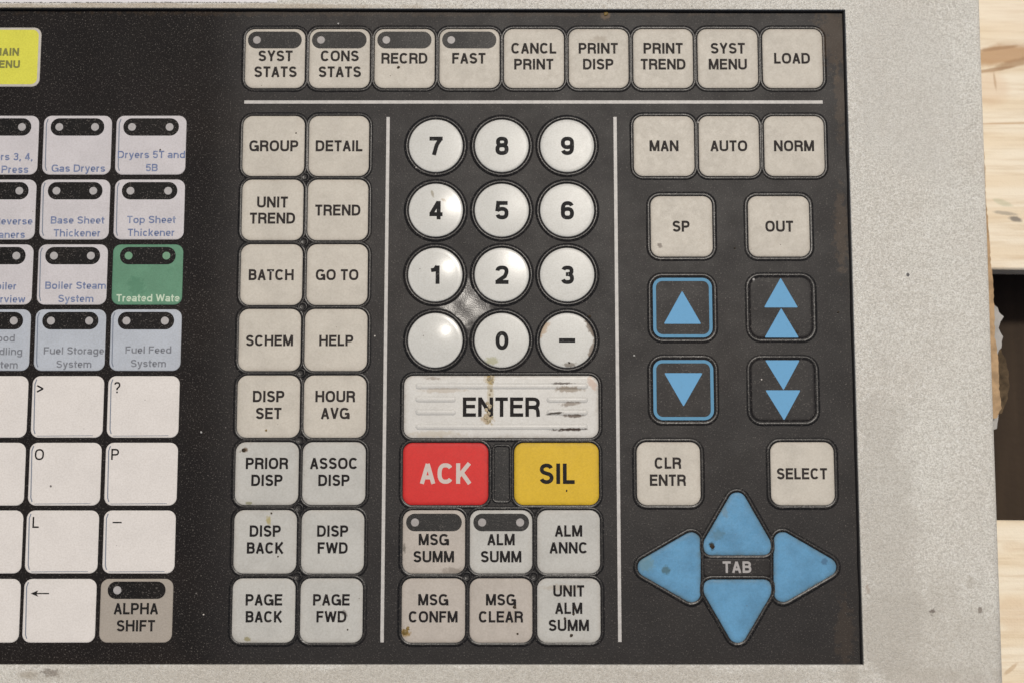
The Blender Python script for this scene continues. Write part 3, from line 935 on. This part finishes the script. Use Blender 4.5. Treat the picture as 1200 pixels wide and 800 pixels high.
# right block
for x0, x1, t, cx in ((743, 813, 'MAN', 778), (819.5, 889, 'AUTO', 854), (896, 965.3, 'NORM', 930.3)):
    key(x0, 137, x1, 206.3, 'beige', 'beige key lettered ' + t, [(t, cx, 171.5)], 12.8, 'ink_grey')
for x0, x1, t, cx in ((763, 834.3, 'SP', 798), (877.3, 948, 'OUT', 913)):
    key(x0, 230.7, x1, 300.6, 'beige', 'beige key lettered ' + t, [(t, cx, 265.6)], 13, 'ink_grey', rimw=1.12)


def arrow_key(x0, y0, x1, y1, label, tris, border):
    r = 12
    ct = contour(upright_rect(x0, y0, x1, y1), r * P)
    o, cen = cap('arrow_key', ct, M['panel'], KB, CAP, 0.02)
    o['label'] = label
    band('rim', ct, M['rim'], o, rim_prof(1.12, 1.05))
    if border:
        V, Fc = [], []
        pts = [p - n * 2.7 * P for p, n in ct]
        ribbon(pts, True, 3.7 * P, flat(TOPZ), V, Fc)
        link('blue_border', V, Fc, M['blue_border'], o, False)
    for t in tris:
        tri('arrow_symbol', t, M['blue_print'], o, TOPZ + .02)


arrow_key(764.3, 325.2, 835.4, 396.4, 'black key with a blue border and one blue up triangle', [((799.2, 341.3), (778, 379.6), (821.4, 379.6))], True)
arrow_key(879, 325, 951.5, 396, 'black key with two stacked blue up triangles', [((914.6, 326), (895.3, 360.5), (934.7, 360.5)), ((915.2, 361.4), (896, 395.6), (935.7, 395.6))], False)
arrow_key(764.6, 420.8, 837, 492.7, 'black key with a blue border and one blue down triangle', [((800.9, 475.9), (778.5, 437), (823, 437))], True)
arrow_key(880.3, 421, 955, 493, 'black key with two stacked blue down triangles', [((918, 456.6), (896.6, 422), (936.7, 422)), ((918.7, 492), (897, 457), (937.7, 457))], False)

key(746.7, 518, 820.2, 591, 'beige', 'beige key lettered CLR ENTR', two('CLR', 'ENTR', 782.5, 542, 20), 13.4, 'ink_grey', rimw=1.1, r=11)
key(903.5, 518, 977, 591, 'beige', 'beige key lettered SELECT', [('SELECT', 939.6, 554.5)], 13.2, 'ink_grey', rimw=1.1, r=11, k=1.19)

# blue cursor triangles round TAB
for lab, pts in (('blue triangular key pointing up above TAB', ((863.7, 566.4), (815.8, 649.6), (911.6, 649.6))),
                 ('blue triangular key pointing left beside TAB', ((736.9, 664), (820.6, 615.8), (820.6, 712.2))),
                 ('blue triangular key pointing right beside TAB', ((990, 663.8), (906.9, 615.8), (906.9, 712.2))),
                 ('blue triangular key pointing down below TAB', ((864.3, 762.5), (816, 678.8), (913, 678.8)))):
    q = [W(*p).xy for p in pts]
    if (q[1] - q[0]).cross(q[2] - q[0]) < 0:
        q.reverse()
    ct = contour(q, 10.3 * P, 10)
    o, cen = cap('triangular_key', ct, M['blue'], KB, CAP, 0.03)
    o['label'] = lab
    band('rim', ct, M['rim'], o, rim_prof(1.12, 1.1))
q = upright_rect(825, 654, 902.5, 674.5)
ct = contour(q, 2.5 * P, 4)
pad, _ = cap('tab_pad', ct, M['panel'], KB, [(1.2, -.05, 0), (.3, .12, 0), (-.8, .16, 0)], 0.01)
pad['label'] = 'narrow black strip lettered TAB between the blue triangles'
letters([('TAB', 863.6, 663.8)], 13.6, M['ink_tab'], pad, flat(0.2), k=1.22, st=0.2, width=33)

# ------------------------------------------------------------------ flat window keys on the left
WCAP = [(0.4, -0.06, 1), (0.1, 0.055, 1), (-0.8, 0.075, 0.5), (-3.0, 0.08, 0.2), (-6, 0.08, 0.0)]
WZ = 0.105


def wkey(x0, y0, x1, y1, mat, label, lines=(), size=8.6, ink='ink_blue', led=None, dotmat='dot_light', k=1.36, st=0.18, align='c', edge=True, r=9, low=0):
    ct = contour(upright_rect(x0, y0, x1, y1), r * P)
    o, cen = cap('key', ct, M[mat], KB, WCAP, 0.004)
    o['label'] = label
    if lines:
        letters(lines, size, M[ink], o, flat(WZ), k, st, align=align)
    if led:
        indicator(o, x0 + 8.6, y0 + 2.7, x1 - 7.8, y0 + 23.2, [x0 + 18.8, x1 - 18.7] if led == 2 else [x0 + 20], WZ, M[dotmat])
    if edge:
        # the slipped insert card shows its edge through the window
        e = random.uniform(2.6, 3.6)
        p0 = [(x0 + e + 2.6, y0 + 3.5), (x0 + e + .5, y0 + 9), (x0 + e - .8, y1 - 9), (x0 + e + .6, y1 - 4)]
        V, Fc = [], []
        ribbon([W(*p).xy for p in p0], False, 1.3 * P, flat(WZ - .015), V, Fc)
        link('card_edge', V, Fc, M['card_edge'], o, False)
        if low:
            V, Fc = [], []
            ribbon([W(x0 + 6, y1 - 1.6).xy, W(x1 - 12, y1 - 2.1).xy], False, 0.7 * P, flat(WZ - .012), V, Fc)
            link('card_edge', V, Fc, M['card_edge'], o, False)
    return o


# yellow key
o = wkey(-38, 33, 47.3, 101.7, 'cream', 'yellow key with a cream border lettered MAIN MENU', edge=False)
ct = contour(upright_rect(-35.5, 35.2, 44.6, 99.3), 7.5 * P)
v, f = loft([[Vector((*p, .07 * MM)) for p, n in ct], [Vector((*(p - n * .3 * P), .10 * MM)) for p, n in ct]])
link('yellow_insert', v, f, M['yellow'], o, False)
letters([('MAIN', 22.5, 61.3), ('MENU', 23.5, 75.7)], 9.0, M['ink_olive'], o, flat(.125), 1.32, .235, align='r')

rows = [(136.3, 204.7), (211, 280.7), (287, 357), (363, 433.8), (440.5, 512), (518.5, 591.5), (597.8, 671), (678, 752)]
cx_ = [((136, 217.6), (50.8, 130.2), (-35, 44.6)), ((134.2, 215.8), (47.5, 128.1), (-38, 41.5)), ((132, 213.8), (44.5, 125.3), (-41.5, 38)),
       ((129.5, 212), (41, 123.3), (-46, 35)), ((126.3, 209.6), (37.5, 121), (-50, 32)), ((123.5, 207.6), (34.2, 118), (-54, 29)),
       ((121.2, 205), (30.6, 115), (-58, 26)), ((117.6, 202), (27.6, 112), (-62, 23))]


def row_keys(i, mats, data):
    for c, (lab, lines, opt) in enumerate(data):
        x0, x1 = cx_[i][c]
        y0, y1 = rows[i]
        wkey(x0, y0, x1, y1, mats[c], lab, lines, **opt)


T2 = dict(led=2)
TR = dict(led=2, align='r')
row_keys(0, ['lilac'] * 3, [
    ('off-white key reading Dryers 5T and 5B', [('Dryers 5T and', 177.5, 181.5), ('5B', 178, 196.8)], T2),
    ('off-white key reading Gas Dryers', [('Gas Dryers', 92, 197.5)], T2),
    ('off-white key cut by the left edge, reading 3, 4, Press', [('Dryers 3, 4,', 38.7, 184), ('Press', 33.5, 198.8)], TR)])
row_keys(1, ['lilac'] * 3, [
    ('off-white key reading Top Sheet Thickener', [('Top Sheet', 177.5, 257.6), ('Thickener', 177.3, 272.7)], T2),
    ('off-white key reading Base Sheet Thickener', [('Base Sheet', 91, 258.2), ('Thickener', 90.5, 273.2)], T2),
    ('off-white key cut by the left edge, reading Reverse Cleaners', [('Reverse', 38.3, 259.3), ('Cleaners', 29.5, 275)], TR)])
row_keys(2, ['green', 'lilac', 'lilac'], [
    ('green key reading Treated Wate', [('Treated Wate', 173.5, 349.3)], dict(led=2, ink='ink_pale', dotmat='dot_green', edge=False)),
    ('off-white key reading Boiler Steam System', [('Boiler Steam', 88.7, 334.6), ('System', 89, 350)], T2),
    ('off-white key cut by the left edge, reading Boiler Overview', [('Boiler', 19.5, 335.2), ('Overview', 29.7, 350.6)], TR)])
row_keys(3, ['bluish'] * 3, [
    ('bluish grey key reading Fuel Feed System', [('Fuel Feed', 174, 409.8), ('System', 174, 425.5)], dict(led=2, ink='ink_faded')),
    ('bluish grey key reading Fuel Storage System', [('Fuel Storage', 86.7, 410.7), ('System', 86.7, 426.3)], dict(led=2, ink='ink_faded')),
    ('bluish grey key cut by the left edge, reading Wood Handling System', [('Wood', 17.5, 396), ('Handling', 26.3, 411.5), ('System', 21, 427)], dict(led=2, ink='ink_faded', align='r'))])
SM = dict(size=13, ink='ink', k=1.2, st=0.145, low=1)
row_keys(4, ['white'] * 3, [('white key marked with a question mark', [('?', 137.4, 453.6)], SM), ('white key marked with a greater-than sign', [('>', 47.6, 455)], SM), ('blank white key cut by the left edge, below the bluish keys', [], {})])
row_keys(5, ['white'] * 3, [('white key marked P', [('P', 135, 531.8)], SM), ('white key marked O', [('O', 46.3, 532)], SM), ('blank white key cut by the left edge, second of the blank ones', [], {})])
row_keys(6, ['white'] * 3, [('white key marked with a low dash', [], SM), ('white key marked L', [('L', 42, 611.5)], SM), ('blank white key cut by the left edge, third of the blank ones', [], {})])
low_dash = [o for o in KB.children if o.get('label', '') == 'white key marked with a low dash'][0]
V, Fc = [], []
ribbon([W(132, 611.6).xy, W(142.7, 611.6).xy], False, 1.6 * P, flat(WZ), V, Fc)
link('legend', V, Fc, M['ink'], low_dash, False)
o = wkey(27.6, 678, 112, 752, 'white', 'white key marked with a left arrow')
V, Fc = [], []
ribbon([W(40, 694.8).xy, W(57.6, 694.8).xy], False, 1.4 * P, flat(WZ), V, Fc)
b0 = len(V)
V += [Vector((*W(*p).xy, WZ * MM + 4e-6)) for p in ((36, 694.8), (45, 698.6), (42.8, 694.8), (45, 691))]
Fc += [(b0, b0 + 1, b0 + 2), (b0, b0 + 2, b0 + 3)]
link('legend', V, Fc, M['ink'], o, False)
wkey(-62, 678, 23, 752, 'white', 'blank white key cut by the left edge, lowest of its column')
o = wkey(117.6, 678, 202, 752, 'alpha', 'dull tan key lettered ALPHA SHIFT with an indicator window', [('ALPHA', 159.5, 712.5), ('SHIFT', 159.3, 732.5)], 13.4, 'ink', led=1, edge=False, k=1.22, st=0.195)


# ------------------------------------------------------------------ crumbs of dirt lying on the keys
def crumb(px, py, r, mat, z=0.27, parent=KB, el=1.0, rot=0.0):
    c = W(px, py)
    V, Fc = [], []
    n = 9
    for ring, (s, h) in enumerate(((1, 0), (.8, .5), (.35, .8))):
        for k in range(n):
            a = 2 * pi * k / n
            q = r * s * (1 + .5 * noise.noise(Vector((px + 1.7 * cos(a), py + 1.7 * sin(a), ring * .3))))
            x, y = cos(a) * q * el, sin(a) * q
            V.append(Vector((c.x + (x * cos(rot) - y * sin(rot)) * P, c.y + (x * sin(rot) + y * cos(rot)) * P, z * MM + h * r * P * .35)))
    for ring in range(2):
        for k in range(n):
            j = (k + 1) % n
            Fc.append((ring * n + k, ring * n + j, (ring + 1) * n + j, (ring + 1) * n + k))
    Fc.append(tuple(2 * n + k for k in range(n)))
    link('dirt_crumb', V, Fc, M[mat], parent)


for c in ((603, 710.5, 2.2, 'dirt'), (606.5, 742, 1.3, 'dirt'), (669.5, 744, 2.0, 'dirt'), (672, 719, 1.6, 'dirt'), (662, 724, 1.6, 'dirt'), (674, 712, 1.2, 'dirt'),
          (475, 740, 3.6, 'tan_dirt'), (478, 735.5, 2.2, 'tan_dirt'), (286, 527, 2.4, 'dirt'), (326, 651.5, 1.1, 'dirt'), (407.5, 737, 1.0, 'dirt'), (467, 79.5, 1.9, 'dirt'),
          (188, 176, 1.0, 'dirt'), (834.5, 639.5, 2.7, 'dirt'), (347, 156.5, 1.0, 'dirt'), (312, 504, 1.4, 'tan_dirt'), (318, 601, 1.2, 'dirt'), (664, 574, .9, 'dirt'),
          (934, 389, 2.2, 'dirt'), (883, 328, 1.6, 'paper'), (743, 416.5, 1.1, 'paper'), (396.5, 28.3, 1.1, 'paper'), (710, 17, 2.6, 'tan_dirt'), (982, 366, 1.0, 'dirt'),
          (664, 575, .9, 'dirt'), (691, 371, 1.6, 'dirt'), (667, 425, 1.5, 'dirt'), (236, 506, 1.2, 'paper'), (861, 291, 1, 'dirt'), (318, 318, 1.1, 'paper')):
    crumb(*c)

# ------------------------------------------------------------------ what the keyboard lies on
PZ = -26.5 * MM


def board(name, x0, x1, ya, yb_, zt, th, mat, wav=0.3):
    """a sawn board running along x, its long edges slightly wavy"""
    n = 40
    V, Fc = [], []
    for k in range(n + 1):
        x = x0 + (x1 - x0) * k / n
        e0 = noise.noise(Vector((x * 40, ya * 10, 1))) * wav * MM
        e1 = noise.noise(Vector((x * 40, yb_ * 10, 2))) * wav * MM
        c = .5 * MM
        V += [(x, ya + e0, zt - th), (x, ya + e0, zt - c), (x, ya + e0 + c, zt), (x, yb_ + e1 - c, zt), (x, yb_ + e1, zt - c), (x, yb_ + e1, zt - th)]
    for k in range(n):
        for s in range(6):
            t = (s + 1) % 6
            Fc.append((k * 6 + s, (k + 1) * 6 + s, (k + 1) * 6 + t, k * 6 + t))
    Fc += [tuple(range(6))[::-1], tuple(n * 6 + s for s in range(6))]
    return link(name, V, Fc, mat, None, False)


def tag(o, label, cat, group=None):
    o['label'] = label
    o['category'] = cat
    if group:
        o['group'] = group
    return o


yl = W(1175, 315.5, PZ).y
yu = W(1190, 609, PZ).y
M['wood_up'] = wood_material('pine_upper', PZ, (
    (1178, 64, 62, 15, 0.13, (0.50, 0.31, 0.16), 0.9, 130), (1190, 74, 30, 6, 0.25, (0.36, 0.21, 0.10), 0.7, 200), (1165, 82, 30, 3, 0.15, (0.34, 0.20, 0.10), 0.7, 260), (1170, 57, 34, 2.5, 0.13, (0.36, 0.22, 0.11), 0.65, 260), (1166, 96, 1.8, 14, 0.1, (0.38, 0.24, 0.12), 0.6, 300),
    (1175, 145, 60, 1.2, 0.02, (0.52, 0.33, 0.17), 0.7, 200), (1178, 250, 17, 3, -0.12, (0.26, 0.24, 0.20), 0.6, 420), (1190, 257, 9, 4, -0.25, (0.14, 0.13, 0.12), 0.8, 420),
    (1175, 238, 14, 4, -0.35, (0.45, 0.48, 0.32), 0.45, 300), (1160, 105, 26, 26, 0, (0.66, 0.45, 0.28), 0.35, 100)))
M['wood_low'] = wood_material('pine_lower', PZ, ((1188, 720, 20, 26, 0.3, (0.70, 0.54, 0.36), 0.5, 120), (1185, 783, 12, 3, 0.7, (0.52, 0.36, 0.2), 0.6, 300),
                                                  (1190, 640, 20, 8, 0, (0.68, 0.52, 0.33), 0.4, 200)))
tag(board('wooden_plank', xl - 60 * MM, 330 * MM, yl, yl + 105 * MM, PZ, 9 * MM, M['wood_up']), 'pale pine plank with a brown knot streak under the upper right of the keyboard', 'plank')
tag(board('wooden_plank', xl - 60 * MM, 330 * MM, yu - 105 * MM, yu, PZ, 9 * MM, M['wood_low']), 'pale pine plank under the lower right of the keyboard, below the dark gap', 'plank')

# dark ground under the planks
m, nt, b, pos = base('dark_ground', 0.8, 0.2)
n1 = nz(nt, pos, 60, 4, 0.6, 0.0, (1, 0.08, 1))
c = mix(nt, maprange(nt, n1, 0.35, 0.7), (0.036, 0.025, 0.017), (0.068, 0.047, 0.030))
c = mix(nt, maprange(nt, nz(nt, pos, 400, 4, 0.7), 0.6, 0.8, 0, 0.4), c, (0.10, 0.075, 0.05))
nt.links.new(c, b.inputs['Base Color'])
bump(nt, b, nz(nt, pos, 300, 4), 0.5, 0.001)
n = 24
V, Fc = [], []
for j in range(n + 1):
    for i in range(n + 1):
        x, y = -3 + 6 * i / n, -3 + 6 * j / n
        V.append((x, y, -0.07))
for j in range(n):
    for i in range(n):
        a = j * (n + 1) + i
        Fc.append((a, a + 1, a + n + 2, a + n + 1))
g = link('ground', V, Fc, m, None, False)
g['kind'] = 'structure'


# torn cardboard and paper sticking out beside the housing
def sheet(name, pts, z0, z1, th, mat, curl=0.0):
    """a torn sheet: outline in photo px, top at z0..z1 along its length, th thick"""
    q = []
    for i, (px, py) in enumerate(pts):
        z = z0 + (z1 - z0) * i / (len(pts) - 1) + curl * sin(i * 1.9) * MM
        q.append(W(px, py, z))
    n = len(q)
    V = list(q) + [v - Vector((0, 0, th)) for v in q]
    Fc = [tuple(range(n)), tuple(range(2 * n - 1, n - 1, -1))] + [(i, i + n, (i + 1) % n + n, (i + 1) % n) for i in range(n)]
    o = link(name, V, Fc, mat, None, False)
    return o


def ragged(line, step, amp, seed):
    rs = random.Random(seed)
    out = []
    for (a, b) in zip(line[:-1], line[1:]):
        L = hypot(b[0] - a[0], b[1] - a[1])
        m_ = max(1, int(L / step))
        for k in range(m_):
            t = k / m_
            out.append((a[0] + (b[0] - a[0]) * t + rs.uniform(-amp, amp), a[1] + (b[1] - a[1]) * t + rs.uniform(-amp, amp) * .5))
    out.append(line[-1])
    return out


edge_pts = ragged([(1153.8, 178), (1155, 230), (1158, 262), (1160.5, 300), (1164.5, 340), (1166, 395), (1170, 420), (1171, 455), (1173.5, 478), (1168, 489), (1160, 492)], 3.6, 0.7, 3)
cbz = -10 * MM
tag(sheet('torn_cardboard', edge_pts + [(1120, 485), (1118, 185)], cbz, cbz, 1.6 * MM, M['cardboard']), 'torn brown cardboard strip showing along the right side of the keyboard', 'cardboard')
e2 = ragged([(1172, 404), (1176, 415), (1181, 430), (1183, 452), (1180, 470), (1174, 484)], 4, 1.0, 9)
tag(sheet('cardboard_scrap', e2 + [(1150, 488), (1150, 400)], -20 * MM, -21 * MM, 1.2 * MM, M['cardboard_dark']), 'dark dirty cardboard scrap just below the brown strip beside the gap', 'cardboard')
e3 = ragged([(1165, 357), (1169, 361), (1171.5, 366), (1176, 371), (1173, 377), (1171, 384), (1175, 395), (1174, 404), (1169, 416), (1165, 420)], 3.2, 0.8, 12)
tag(sheet('torn_paper', e3 + [(1152, 410), (1152, 360)], -14 * MM, -15 * MM, 0.25 * MM, M['paper']), 'torn white paper flap sticking out from the cardboard above the dark gap', 'paper')
e4 = ragged([(1171, 476), (1169.5, 488), (1168, 502), (1165, 503)], 3, 0.6, 22)
tag(sheet('torn_paper', e4 + [(1155, 495), (1155, 478)], -12 * MM, -12.5 * MM, 0.25 * MM, M['paper']), 'small white paper tatter at the lower tip of the cardboard strip', 'paper')
